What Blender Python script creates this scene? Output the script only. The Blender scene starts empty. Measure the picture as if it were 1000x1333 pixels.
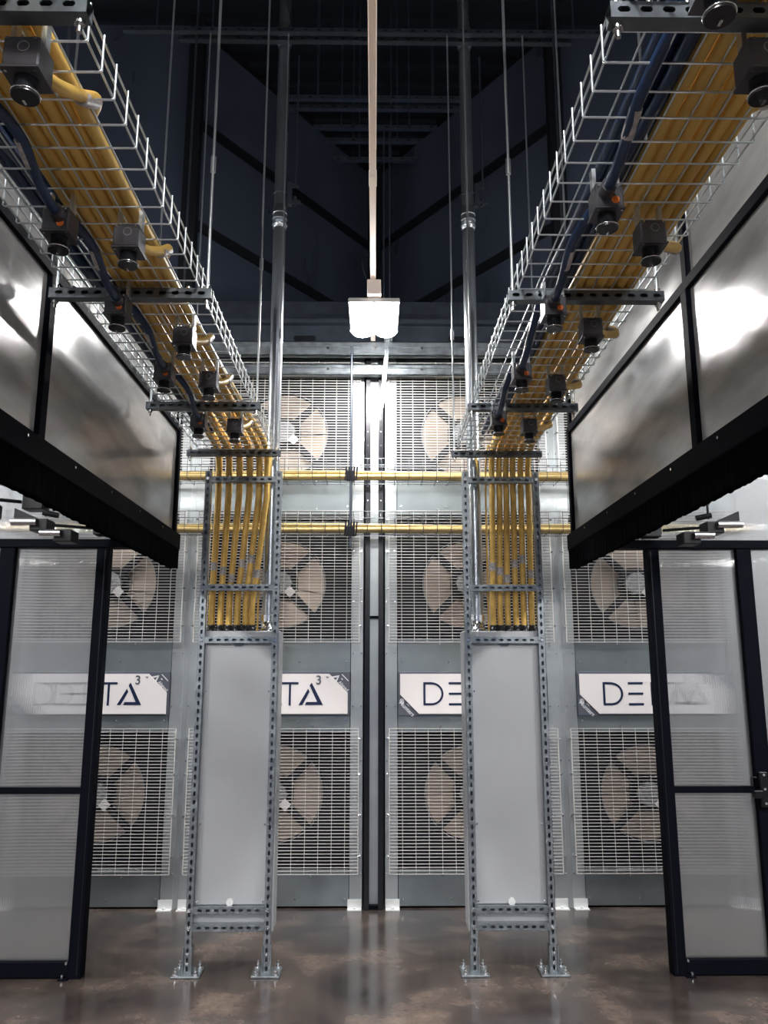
import bpy, math, random
from mathutils import Vector, Matrix
random.seed(7)
S = bpy.context.scene
COL = S.collection
PI = math.pi

# ------------------------------------------------------------------ camera
cd = bpy.data.cameras.new('camera'); cam = bpy.data.objects.new('camera', cd); COL.objects.link(cam)
cd.sensor_fit = 'VERTICAL'; cd.sensor_height = 36.0; cd.lens = 36.0 * 1040.0 / 1333.0
cd.clip_start = 0.05; cd.clip_end = 100
cam.location = (0, 0, 1.79)
cam.rotation_euler = (math.radians(90 + 11.2305), 0, math.radians(-0.7025))
S.camera = cam

# ------------------------------------------------------------------ world, exposure
w = bpy.data.worlds.new('world'); S.world = w; w.use_nodes = True
w.node_tree.nodes['Background'].inputs[0].default_value = (0.30, 0.48, 1.0, 1)
w.node_tree.nodes['Background'].inputs[1].default_value = 0.10
S.view_settings.view_transform = 'Standard'; S.view_settings.look = 'None'
S.view_settings.exposure = 1.1; S.view_settings.gamma = 1.0; S.view_settings.use_curve_mapping = False
LAMP = 85.0          # emission strength of every aisle luminaire lens
UNSEEN_SIDE_LAMP = 120.0     # unseen side lamps, the near ones added to brighten the clear screens
try:
    S.cycles.use_denoising = True
    S.cycles.max_bounces = 10; S.cycles.transparent_max_bounces = 12
    S.cycles.sample_clamp_indirect = 6.0
except Exception:
    pass

# ------------------------------------------------------------------ materials
MAT = {}
def new_mat(name):
    m = bpy.data.materials.new(name); m.use_nodes = True; MAT[name] = m
    return m, m.node_tree.nodes, m.node_tree.links, m.node_tree.nodes['Principled BSDF']
def mat(name, col, rough=0.5, metal=0.0, var=0.0, scale=8.0, rvar=0.0, bump=0.0, stretch=(1, 1, 1), spec=0.5):
    m, N, L, b = new_mat(name)
    b.inputs['Base Color'].default_value = (*col, 1); b.inputs['Roughness'].default_value = rough
    b.inputs['Metallic'].default_value = metal
    b.inputs['Specular IOR Level'].default_value = spec
    if var or rvar or bump:
        tc = N.new('ShaderNodeTexCoord'); mp = N.new('ShaderNodeMapping'); mp.inputs['Scale'].default_value = stretch
        nz = N.new('ShaderNodeTexNoise'); nz.inputs['Scale'].default_value = scale; nz.inputs['Detail'].default_value = 5
        L.new(tc.outputs['Object'], mp.inputs['Vector']); L.new(mp.outputs[0], nz.inputs['Vector'])
        if var:
            r = N.new('ShaderNodeValToRGB')
            r.color_ramp.elements[0].position = 0.3; r.color_ramp.elements[1].position = 0.7
            r.color_ramp.elements[0].color = (*[max(0, c * (1 - var)) for c in col], 1)
            r.color_ramp.elements[1].color = (*[min(1, c * (1 + var)) for c in col], 1)
            L.new(nz.outputs['Fac'], r.inputs['Fac']); L.new(r.outputs['Color'], b.inputs['Base Color'])
        if rvar:
            q = N.new('ShaderNodeMapRange'); q.inputs[3].default_value = max(0.02, rough - rvar); q.inputs[4].default_value = rough + rvar
            q.inputs[1].default_value = 0.3; q.inputs[2].default_value = 0.7
            L.new(nz.outputs['Fac'], q.inputs[0]); L.new(q.outputs[0], b.inputs['Roughness'])
        if bump:
            bp = N.new('ShaderNodeBump'); bp.inputs['Strength'].default_value = bump; bp.inputs['Distance'].default_value = 0.01
            L.new(nz.outputs['Fac'], bp.inputs['Height']); L.new(bp.outputs[0], b.inputs['Normal'])
    return m
mat('galvanised', (0.29, 0.325, 0.35), 0.36, 0.85, 0.18, 18, 0.08)
mat('conduit_steel', (0.46, 0.50, 0.54), 0.30, 0.95, 0.10, 9, 0.06, stretch=(1, 1, .15))
mat('wire_steel', (0.74, 0.80, 0.84), 0.28, 0.9)
mat('unit_sheet', (0.28, 0.32, 0.335), 0.38, 0.80, 0.12, 3.5, 0.06)
mat('unit_column', (0.48, 0.52, 0.535), 0.38, 0.8, 0.10, 4, 0.06)
mat('guard_wire', (0.76, 0.745, 0.72), 0.40, 0.25)
mat('bracket_white', (0.78, 0.80, 0.80), 0.45, 0.3)
mat('cabinet_grey', (0.43, 0.45, 0.475), 0.40, 0.2, 0.05, 2.2, 0.05)
mat('black_aluminium', (0.004, 0.005, 0.009), 0.6, 0.0, spec=0.035)
mat('gloss_black', (0.012, 0.013, 0.018), 0.26, 0.3)
mat('black_plastic', (0.006, 0.007, 0.010), 0.4, spec=.25)
mat('brush_black', (0.0015, 0.002, 0.003), 0.9, spec=0.02)
mat('shaded_zinc', (0.16, 0.18, 0.20), 0.40, 0.8, 0.18, 18, 0.08)  # darker galvanised steel: shade on struts and wall baskets put into the colour
mat('yellow_jacket', (0.70, 0.45, 0.11), 0.42, 0.0, 0.14, 26, 0.05, stretch=(1, .06, 1))
mat('pale_yellow_jacket', (0.60, 0.46, 0.20), 0.42, 0.0, 0.10, 20)
mat('blue_jacket', (0.008, 0.028, 0.080), 0.34, 0.0, 0.15, 20)
mat('label_sleeve', (0.42, 0.40, 0.40), 0.5, 0, 0.35, 60)
mat('box_metal', (0.10, 0.10, 0.115), 0.36, 0.6, 0.12, 20, 0.06)
mat('connector_black', (0.012, 0.014, 0.018), 0.28)
mat('bright_metal', (0.80, 0.82, 0.84), 0.20, 1.0)
mat('orange_dot', (0.85, 0.20, 0.03), 0.5)
mat('sign_white', (0.82, 0.79, 0.79), 0.45)
mat('sign_slate', (0.085, 0.095, 0.125), 0.45)
mat('navy', (0.004, 0.014, 0.055), 0.4)
mat('sign_print', (0.70, 0.71, 0.74), 0.5)
mat('fan_blade', (0.43, 0.35, 0.285), 0.33, 0.5, 0.06, 6)
mat('fan_dark', (0.005, 0.006, 0.012), 0.5, 0.2)  # dark fan parts; the unlit tone around the fan is in this colour too
mat('recess_shade', (0.010, 0.012, 0.020), 0.55, 0.3)  # unlit depth of the fan openings put into the colour
mat('motor_grey', (0.30, 0.31, 0.33), 0.4, 0.6, 0.3, 40)
mat('dark_cladding', (0.085, 0.105, 0.15), 0.34, 0.30, 0.18, 1.3, 0.10, stretch=(1, 1, .3))
mat('dark_batten', (0.006, 0.007, 0.010), 0.5)
mat('ceiling_dark', (0.008, 0.011, 0.020), 0.6)
mat('dark_steel', (0.07, 0.085, 0.11), 0.40, 0.7, 0.2, 8)
mat('cream_paint', (0.88, 0.77, 0.71), 0.5)
mat('wall_grey', (0.36, 0.37, 0.38), 0.6, 0.0, 0.06, 1.5)
mat('lamp_housing', (0.55, 0.55, 0.55), 0.4, 0.3)
def emit(name, strength, col=(1.0, 0.97, 0.95)):
    m, N, L, b = new_mat(name)
    b.inputs['Base Color'].default_value = (.9, .9, .9, 1)
    b.inputs['Emission Color'].default_value = (*col, 1); b.inputs['Emission Strength'].default_value = strength
emit('lamp_lens', LAMP)
emit('unseen_side_lens', UNSEEN_SIDE_LAMP)

def concrete():
    m, N, L, b = new_mat('polished_concrete')
    tc = N.new('ShaderNodeTexCoord')
    n1 = N.new('ShaderNodeTexNoise'); n1.inputs['Scale'].default_value = 1.7; n1.inputs['Detail'].default_value = 8; n1.inputs['Roughness'].default_value = .62
    n2 = N.new('ShaderNodeTexNoise'); n2.inputs['Scale'].default_value = 42; n2.inputs['Detail'].default_value = 3
    n3 = N.new('ShaderNodeTexVoronoi'); n3.inputs['Scale'].default_value = 5.0
    mp = N.new('ShaderNodeMapping'); mp.inputs['Scale'].default_value = (0.8, 2.2, 1)
    L.new(tc.outputs['Object'], n1.inputs['Vector']); L.new(tc.outputs['Object'], n2.inputs['Vector'])
    L.new(tc.outputs['Object'], mp.inputs['Vector'])
    n4 = N.new('ShaderNodeTexNoise'); n4.inputs['Scale'].default_value = 3.0; n4.inputs['Detail'].default_value = 9; n4.inputs['Roughness'].default_value = .7
    L.new(mp.outputs[0], n4.inputs['Vector'])
    r = N.new('ShaderNodeValToRGB')
    e = r.color_ramp.elements
    e[0].position = .30; e[0].color = (.014, .012, .013, 1); e[1].position = .68; e[1].color = (.15, .113, .092, 1)
    k = e.new(.5); k.color = (.052, .041, .037, 1)
    L.new(n1.outputs['Fac'], r.inputs['Fac'])
    mx = N.new('ShaderNodeMixRGB'); mx.blend_type = 'OVERLAY'; mx.inputs[0].default_value = .35
    L.new(r.outputs['Color'], mx.inputs[1]); L.new(n2.outputs['Fac'], mx.inputs[2])
    # pale scuffs where the surface is scraped
    r2 = N.new('ShaderNodeValToRGB'); r2.color_ramp.elements[0].position = .70; r2.color_ramp.elements[1].position = .76
    L.new(n4.outputs['Fac'], r2.inputs['Fac'])
    mx2 = N.new('ShaderNodeMixRGB'); mx2.inputs[2].default_value = (.42, .38, .35, 1)
    sc = N.new('ShaderNodeMath'); sc.operation = 'MULTIPLY'; sc.inputs[1].default_value = .35
    L.new(r2.outputs['Color'], sc.inputs[0]); L.new(sc.outputs[0], mx2.inputs[0]); L.new(mx.outputs[0], mx2.inputs[1])
    L.new(mx2.outputs[0], b.inputs['Base Color'])
    q = N.new('ShaderNodeMapRange'); q.inputs[1].default_value = .3; q.inputs[2].default_value = .7; q.inputs[3].default_value = .12; q.inputs[4].default_value = .26
    L.new(n1.outputs['Fac'], q.inputs[0]); L.new(q.outputs[0], b.inputs['Roughness'])
    bp = N.new('ShaderNodeBump'); bp.inputs['Strength'].default_value = .08; bp.inputs['Distance'].default_value = .01
    L.new(n1.outputs['Fac'], bp.inputs['Height']); L.new(bp.outputs[0], b.inputs['Normal'])
concrete()

def multiwall(name, axis, period, slope, haze, tint, gloss_rough):
    """fluted polycarbonate: the flutes tilt the surface to and fro along one axis"""
    m, N, L, b = new_mat(name); N.remove(b)
    out = N['Material Output']
    g = N.new('ShaderNodeNewGeometry'); sp = N.new('ShaderNodeSeparateXYZ'); L.new(g.outputs['Position'], sp.inputs[0])
    mu = N.new('ShaderNodeMath'); mu.operation = 'MULTIPLY'; mu.inputs[1].default_value = 2 * PI / period
    L.new(sp.outputs[axis], mu.inputs[0])
    sn = N.new('ShaderNodeMath'); sn.operation = 'SINE'; L.new(mu.outputs[0], sn.inputs[0])
    am = N.new('ShaderNodeMath'); am.operation = 'MULTIPLY'; am.inputs[1].default_value = slope; L.new(sn.outputs[0], am.inputs[0])
    cx = N.new('ShaderNodeCombineXYZ'); L.new(am.outputs[0], cx.inputs[axis])
    ad = N.new('ShaderNodeVectorMath'); ad.operation = 'ADD'; L.new(g.outputs['Normal'], ad.inputs[0]); L.new(cx.outputs[0], ad.inputs[1])
    nm = N.new('ShaderNodeVectorMath'); nm.operation = 'NORMALIZE'; L.new(ad.outputs[0], nm.inputs[0])
    rf = N.new('ShaderNodeBsdfRefraction'); rf.inputs['IOR'].default_value = 1.08; rf.inputs['Roughness'].default_value = .02
    rf.inputs['Color'].default_value = (*tint, 1); L.new(nm.outputs[0], rf.inputs['Normal'])
    gl = N.new('ShaderNodeBsdfGlossy'); gl.inputs['Roughness'].default_value = gloss_rough; L.new(nm.outputs[0], gl.inputs['Normal'])
    fr = N.new('ShaderNodeFresnel'); fr.inputs['IOR'].default_value = 2.0
    m1 = N.new('ShaderNodeMixShader'); L.new(fr.outputs[0], m1.inputs[0]); L.new(rf.outputs[0], m1.inputs[1]); L.new(gl.outputs[0], m1.inputs[2])
    df = N.new('ShaderNodeBsdfDiffuse'); df.inputs['Color'].default_value = (.80, .80, .80, 1)
    tl = N.new('ShaderNodeBsdfTranslucent'); tl.inputs['Color'].default_value = (.80, .80, .80, 1)
    m2 = N.new('ShaderNodeMixShader'); m2.inputs[0].default_value = .5; L.new(df.outputs[0], m2.inputs[1]); L.new(tl.outputs[0], m2.inputs[2])
    m3 = N.new('ShaderNodeMixShader'); m3.inputs[0].default_value = haze; L.new(m1.outputs[0], m3.inputs[1]); L.new(m2.outputs[0], m3.inputs[2])
    L.new(m3.outputs[0], out.inputs['Surface'])
multiwall('fluted_polycarbonate', 0, 0.009, 0.30, 0.20, (.90, .92, .94), 0.03)

def clear_panel():
    """scuffed clear plastic sheet: reflects strongly at a glancing view, wiped haze on it"""
    m, N, L, b = new_mat('scuffed_clear_sheet'); N.remove(b); out = N['Material Output']
    tc = N.new('ShaderNodeTexCoord'); mp = N.new('ShaderNodeMapping')
    mp.inputs['Rotation'].default_value = (math.radians(38), 0, 0); mp.inputs['Scale'].default_value = (1, 1.0, 3.5)
    nz = N.new('ShaderNodeTexNoise'); nz.inputs['Scale'].default_value = 2.2; nz.inputs['Detail'].default_value = 3
    L.new(tc.outputs['Object'], mp.inputs[0]); L.new(mp.outputs[0], nz.inputs['Vector'])
    q = N.new('ShaderNodeMapRange'); q.inputs[1].default_value = .15; q.inputs[2].default_value = .85; q.inputs[3].default_value = .05; q.inputs[4].default_value = .27
    L.new(nz.outputs['Fac'], q.inputs[0])
    bp = N.new('ShaderNodeBump'); bp.inputs['Strength'].default_value = .10; bp.inputs['Distance'].default_value = .012
    L.new(nz.outputs['Fac'], bp.inputs['Height'])
    gl = N.new('ShaderNodeBsdfGlossy'); L.new(q.outputs[0], gl.inputs['Roughness']); L.new(bp.outputs[0], gl.inputs['Normal'])
    tr = N.new('ShaderNodeBsdfTransparent'); tr.inputs['Color'].default_value = (.80, .81, .82, 1)
    df = N.new('ShaderNodeBsdfDiffuse'); df.inputs['Color'].default_value = (.86, .86, .85, 1)
    tl = N.new('ShaderNodeBsdfTranslucent'); tl.inputs['Color'].default_value = (.86, .86, .85, 1)
    m2 = N.new('ShaderNodeMixShader'); L.new(df.outputs[0], m2.inputs[1]); L.new(tl.outputs[0], m2.inputs[2])
    hz = N.new('ShaderNodeMapRange'); hz.inputs[1].default_value = .15; hz.inputs[2].default_value = .85; hz.inputs[3].default_value = .35; hz.inputs[4].default_value = .90
    L.new(nz.outputs['Fac'], hz.inputs[0])
    m1 = N.new('ShaderNodeMixShader'); L.new(hz.outputs[0], m1.inputs[0]); L.new(tr.outputs[0], m1.inputs[1]); L.new(m2.outputs[0], m1.inputs[2])
    fr = N.new('ShaderNodeFresnel'); fr.inputs['IOR'].default_value = 2.6
    m3 = N.new('ShaderNodeMixShader'); L.new(fr.outputs[0], m3.inputs[0]); L.new(m1.outputs[0], m3.inputs[1]); L.new(gl.outputs[0], m3.inputs[2])
    L.new(m3.outputs[0], out.inputs['Surface'])
clear_panel()

# ------------------------------------------------------------------ mesh helpers
class MB:
    def __init__(s): s.v = []; s.f = []; s.sm = []
    def add(s, vs, fs, smooth=False):
        o = len(s.v); s.v += [tuple(p) for p in vs]; s.f += [tuple(i + o for i in f) for f in fs]; s.sm += [smooth] * len(fs); return s
    def quad(s, *p): return s.add(p, [(0, 1, 2, 3)])
    def box(s, x0, x1, y0, y1, z0, z1):
        v = [(x0, y0, z0), (x1, y0, z0), (x1, y1, z0), (x0, y1, z0), (x0, y0, z1), (x1, y0, z1), (x1, y1, z1), (x0, y1, z1)]
        return s.add(v, [(0, 3, 2, 1), (4, 5, 6, 7), (0, 1, 5, 4), (1, 2, 6, 5), (2, 3, 7, 6), (3, 0, 4, 7)])
    def bbox(s, x0, x1, y0, y1, z0, z1, c=0.004):
        """box with chamfered edges"""
        vs = []; idx = {}
        for ix in (0, 1):
            for iy in (0, 1):
                for iz in (0, 1):
                    for a in range(3):
                        p = [(x0, x1)[ix], (y0, y1)[iy], (z0, z1)[iz]]
                        for b, i in ((0, ix), (1, iy), (2, iz)):
                            if b != a: p[b] += c if i == 0 else -c
                        idx[(ix, iy, iz, a)] = len(vs); vs.append(p)
        fs = []
        for a in range(3):
            b, c2 = (a + 1) % 3, (a + 2) % 3
            for sgn in (0, 1):
                loop = []
                for (p, q) in ((0, 0), (1, 0), (1, 1), (0, 1)):
                    k = [0, 0, 0]; k[a] = sgn; k[b] = p; k[c2] = q; loop.append(idx[(*k, a)])
                fs.append(loop if sgn else loop[::-1])
            for p in (0, 1):
                for q in (0, 1):
                    k0 = [0, 0, 0]; k1 = [0, 0, 0]; k0[a] = 0; k1[a] = 1
                    k0[b] = k1[b] = p; k0[c2] = k1[c2] = q
                    l = [idx[(*k0, b)], idx[(*k1, b)], idx[(*k1, c2)], idx[(*k0, c2)]]
                    fs.append(l if p != q else l[::-1])
        for ix in (0, 1):
            for iy in (0, 1):
                for iz in (0, 1):
                    l = [idx[(ix, iy, iz, a)] for a in range(3)]
                    fs.append(l if (ix + iy + iz) % 2 else l[::-1])
        return s.add(vs, fs)
    def tube(s, pts, r, n=8, caps=True, smooth=True):
        P = [Vector(p) for p in pts]; m = len(P); rs = r if isinstance(r, (list, tuple)) else [r] * m
        vs = []; nrm = None
        for i in range(m):
            t = (P[min(i + 1, m - 1)] - P[max(i - 1, 0)]).normalized()
            if nrm is None:
                a = Vector((0, 0, 1)) if abs(t.z) < .9 else Vector((1, 0, 0)); nrm = t.cross(a).normalized()
            nrm = (nrm - t * nrm.dot(t)).normalized(); bn = t.cross(nrm)
            for k in range(n):
                a = 2 * PI * (k + .5) / n; vs.append(P[i] + (nrm * math.cos(a) + bn * math.sin(a)) * rs[i])
        fs = [(i * n + k, i * n + (k + 1) % n, (i + 1) * n + (k + 1) % n, (i + 1) * n + k) for i in range(m - 1) for k in range(n)]
        s.add(vs, fs, smooth)
        if caps:
            s.add(vs[:n], [tuple(range(n))[::-1]]); s.add(vs[-n:], [tuple(range(n))])
        return s
    def cyl(s, p0, p1, r, n=12): return s.tube([p0, p1], r, n)
    def prism(s, poly, y0, y1):
        """polygon in the x-z plane (counter-clockwise seen from -y) given thickness along y; y0 is the front"""
        n = len(poly); vs = [(x, y0, z) for x, z in poly] + [(x, y1, z) for x, z in poly]
        fs = [tuple(range(n)), tuple(range(n, 2 * n))[::-1]] + [((i + 1) % n, i, n + i, n + (i + 1) % n) for i in range(n)]
        return s.add(vs, fs)
    def ring(s, outer, inner, y0, y1):
        n = len(outer); vs = [(x, y, z) for y in (y0, y1) for L_ in (outer, inner) for x, z in L_]
        fs = []
        for i in range(n):
            j = (i + 1) % n
            fs += [(i, j, n + j, n + i), (2 * n + j, 2 * n + i, 3 * n + i, 3 * n + j), (j, i, 2 * n + i, 2 * n + j), (n + i, n + j, 3 * n + j, 3 * n + i)]
        return s.add(vs, fs)
    def mesh(s, name, m, off=(0, 0, 0)):
        me = bpy.data.meshes.new(name); me.from_pydata([(x - off[0], y - off[1], z - off[2]) for x, y, z in s.v], [], s.f)
        me.polygons.foreach_set('use_smooth', s.sm); me.materials.append(MAT[m]); me.update(); return me
    def build(s, name, m, parent=None, off=None, kind=None):
        if off is None: off = root_of(parent).location if parent else (0, 0, 0)
        o = bpy.data.objects.new(name, s.mesh(name, m, off)); COL.objects.link(o)
        if parent: o.parent = parent
        if kind: o['kind'] = kind
        return o
def root_of(o):
    while o.parent: o = o.parent
    return o
def inst(name, me, parent=None, loc=(0, 0, 0), rot=(0, 0, 0), scale=(1, 1, 1)):
    o = bpy.data.objects.new(name, me); COL.objects.link(o); o.parent = parent; o.location = loc; o.rotation_euler = rot; o.scale = scale; return o
def tag(o, label, cat, group=None):
    o['label'] = label; o['category'] = cat
    if group: o['group'] = group
    return o
def thing(name, label, cat, loc=(0, 0, 0), group=None):
    o = bpy.data.objects.new(name, None); COL.objects.link(o); o.location = loc; o.empty_display_size = .1
    return tag(o, label, cat, group)
def copy_tree(o, parent=None):
    c = o.copy(); COL.objects.link(c); c.parent = parent
    for ch in list(o.children): copy_tree(ch, c)
    return c
def smooth_path(pts, k=5):
    P = [Vector(p) for p in pts]; out = []
    for i in range(len(P) - 1):
        a, b = P[i], P[i + 1]; p0 = P[i - 1] if i else a * 2 - b; p3 = P[i + 2] if i + 2 < len(P) else b * 2 - a
        n = k if (b - a).length < .9 else 3
        # limited tangents keep long straight runs straight
        d = (b - a).length
        ta = (b - p0); tb = (p3 - a)
        ta = ta.normalized() * d if ta.length else b - a; tb = tb.normalized() * d if tb.length else b - a
        for j in range(n):
            t = j / n
            out.append((2*t**3 - 3*t*t + 1) * a + (t**3 - 2*t*t + t) * ta + (-2*t**3 + 3*t*t) * b + (t**3 - t*t) * tb)
    out.append(P[-1]); return out
def circle(cx, cz, r, n, a0=0.0): return [(cx + r * math.cos(a0 + 2 * PI * i / n), cz + r * math.sin(a0 + 2 * PI * i / n)) for i in range(n)]
ORD = ['first', 'second', 'third', 'fourth', 'fifth', 'sixth', 'seventh', 'eighth']

def strut(mb, o, u, v, n, length, wv=.041, wn=.041, pitch=.05, sl=.028, sw=.015):
    """perforated square channel: runs along u from o, slotted web faces n; o is the middle of the web's start"""
    o, u, v, n = Vector(o), Vector(u), Vector(v), Vector(n)
    h = wv / 2
    def P(a, b, c=0): return o + u * a + v * b + n * c
    cnt = max(1, int(length / pitch)); pad = (length - cnt * pitch) / 2
    for a0, a1 in ((0, pad), (length - pad, length)):
        if a1 - a0 > 1e-5: mb.quad(P(a0, -h), P(a1, -h), P(a1, h), P(a0, h))
    for i in range(cnt):
        a0 = pad + i * pitch; c = a0 + pitch / 2
        hole = []; c1 = sw * .32
        for sa, sb in ((-1, -1), (1, -1), (1, 1), (-1, 1)):
            A = (c + sa * (sl / 2 - c1), sb * sw / 2); B = (c + sa * sl / 2, sb * (sw / 2 - c1))
            hole += [B, A] if sa * sb > 0 else [A, B]
        outer = []
        for sa, sb in ((-1, -1), (1, -1), (1, 1), (-1, 1)):
            A = (c + sa * (sl / 2 - c1), sb * h); B = (c + sa * pitch / 2, sb * h)
            outer += [B, A] if sa * sb > 0 else [A, B]
        vs = [P(*p) for p in outer] + [P(*p) for p in hole] + [P(*p, -.004) for p in hole]
        mb.add(vs, [(k, (k + 1) % 8, 8 + (k + 1) % 8, 8 + k) for k in range(8)] + [(8 + k, 8 + (k + 1) % 8, 16 + (k + 1) % 8, 16 + k) for k in range(8)])
    # sides, lipped back
    for sg in (-1, 1):
        mb.quad(P(0, sg * h), P(length, sg * h), P(length, sg * h, -wn), P(0, sg * h, -wn))
    mb.quad(P(0, -h, -wn), P(length, -h, -wn), P(length, h, -wn), P(0, h, -wn))
    for a in (0, length):
        t = .003
        mb.quad(P(a, -h), P(a, h), P(a, h, -t), P(a, -h, -t)); mb.quad(P(a, -h, -wn + t), P(a, h, -wn + t), P(a, h, -wn), P(a, -h, -wn))
    return mb

# ================================================================== THE SETTING
def struct(o): o['kind'] = 'structure'; return o
struct(MB().box(-6, 6, -14, 11, -.12, 0).build('floor', 'polished_concrete'))
cm = MB().box(-6, 6, -14, 11, 8.3, 8.4)
for k in range(80):
    y = -12.8 + k * .3
    cm.box(-6, 6, y, y + .12, 8.24, 8.3)
struct(cm.build('ceiling', 'ceiling_dark'))
for sx, nm in ((-1, 'left'), (1, 'right')):
    a, b = sorted((sx * 6.0, sx * 6.12))
    struct(MB().box(a, b, -14, 7.2, 0, 4.6).build('wall_' + nm, 'wall_grey'))
    struct(MB().box(a, b, -14, 7.2, 4.6, 8.3).build('wall_high_' + nm, 'dark_cladding'))  # upper part out of view, split off and darkened to cut bounce light
    # blank cladding beside the fan units and the dark upper wall, stepping back obliquely to the far corner
    a, b = sorted((sx * 2.995, sx * 6.0))
    struct(MB().box(a, b, 6.61, 6.70, 0, 4.5).build('wall_fan_side_' + nm, 'wall_grey'))
    a, b = sorted((sx * 1.80, sx * 6.0))
    um = MB().box(a, b, 7.05, 7.15, 4.3, 8.3)
    uw = struct(um.build('wall_upper_' + nm, 'dark_cladding'))
    ob = MB(); p0 = Vector((sx * 1.80, 7.05, 0)); p1 = Vector((0, 9.55, 0)); d = (p1 - p0); nrm = Vector((-sx * d.y, -abs(d.x), 0)).normalized()
    def slab(mb, z0, z1, t0, t1, th0, th1):
        A = p0 + d * t0; B = p0 + d * t1
        vs = [A + nrm * th1, B + nrm * th1, B + nrm * th0, A + nrm * th0]
        mb.add([(q.x, q.y, z) for z in (z0, z1) for q in vs], [(0, 1, 2, 3), (7, 6, 5, 4), (0, 4, 5, 1), (1, 5, 6, 2), (2, 6, 7, 3), (3, 7, 4, 0)])
    zs = [4.3, 6.05, 7.15, 8.25]
    slab(ob, 4.3, 8.3, 0, 1, -.08, -.02)
    wo = struct(ob.build('wall_oblique_' + nm, 'dark_cladding'))
    for i in range(3):
        pm = MB(); slab(pm, zs[i] + .05, zs[i + 1] - .05, .015, .985, -.02, 0)
        pm.build('panel', 'dark_cladding', wo)
    for i in (1, 2, 3):
        bm_ = MB(); slab(bm_, zs[i] - .055, zs[i] + .055, 0, 1, -.02, .02); bm_.build('batten', 'dark_batten', wo)
    struct(MB().box(*sorted((sx * 1.72, sx * 1.86)), 6.96, 7.10, 4.3, 8.3).build('trim_' + ('1' if sx < 0 else '2'), 'dark_batten'))
struct(MB().box(-.09, .09, 9.42, 9.60, 4.3, 8.3).build('trim_3', 'dark_batten'))
hd = MB().box(-3.2, 3.2, 6.62, 6.95, 4.47, 4.56).box(-3.2, 3.2, 6.66, 7.0, 4.56, 4.80).box(-3.2, 3.2, 6.60, 7.0, 4.80, 4.84).box(-3.2, 3.2, 6.9, 7.05, 4.84, 5.15)
h_o = struct(hd.build('trim_4', 'dark_steel'))
for x in (-.62, .75): MB().prism([(x + (.075 if abs(math.cos(a)) * 0 + math.cos(a) > 0 else -.075) + .025 * math.cos(a), 4.68 + .025 * math.sin(a)) for a in [2 * PI * (i + .5) / 14 for i in range(14)]], 6.652, 6.662).build('slot', 'black_plastic', h_o)

# ================================================================== FAN WALL UNITS
HW = .706                      # half width of a unit
OPEN = [(.286, 1.305), (2.05, 3.075), (3.41, 4.39)]
GUARD = [(.252, 1.337), (2.018, 3.107), (3.375, 4.42)]
FANZ = [.805, 2.52, 3.86]
def guard_mesh(z0, z1):
    mb = MB(); hw = .673; n = 44; r = .0031
    for i in range(n + 1):
        z = z0 + (z1 - z0) * i / n; mb.tube([(-hw, -.035, z), (hw, -.035, z)], r, 4, smooth=False)
    for i in range(14):
        x = -hw + 2 * hw * i / 13; mb.tube([(x, -.029, z0), (x, -.029, z1)], r * .9, 4, smooth=False)
    for x in (-hw, hw): mb.tube([(x, -.034, z0), (x, -.034, z1)], .005, 4)
    return mb.mesh('fan_guard', 'guard_wire')
GM = [guard_mesh(a - f, b - f) for (a, b), f in zip(GUARD, [g[0] for g in GUARD])]
def scale_text(body, size, x, y, z, rot, m, parent, off, name):
    c = bpy.data.curves.new(name, 'FONT'); c.body = body; c.size = size; c.extrude = .0006; c.align_x = 'CENTER'; c.align_y = 'CENTER'
    c.offset = size * .012; c.materials.append(MAT[m])
    tmp = bpy.data.objects.new(name + '_outline', c); COL.objects.link(tmp)
    me = bpy.data.meshes.new_from_object(tmp.evaluated_get(bpy.context.evaluated_depsgraph_get())); bpy.data.objects.remove(tmp)
    o = bpy.data.objects.new(name, me); COL.objects.link(o); o.parent = parent; o.location = (x - off[0], y - off[1], z - off[2])
    o.rotation_euler = (Matrix.Rotation(-rot, 3, 'Y') @ Matrix.Rotation(PI / 2, 3, 'X')).to_euler()
    return o
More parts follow.
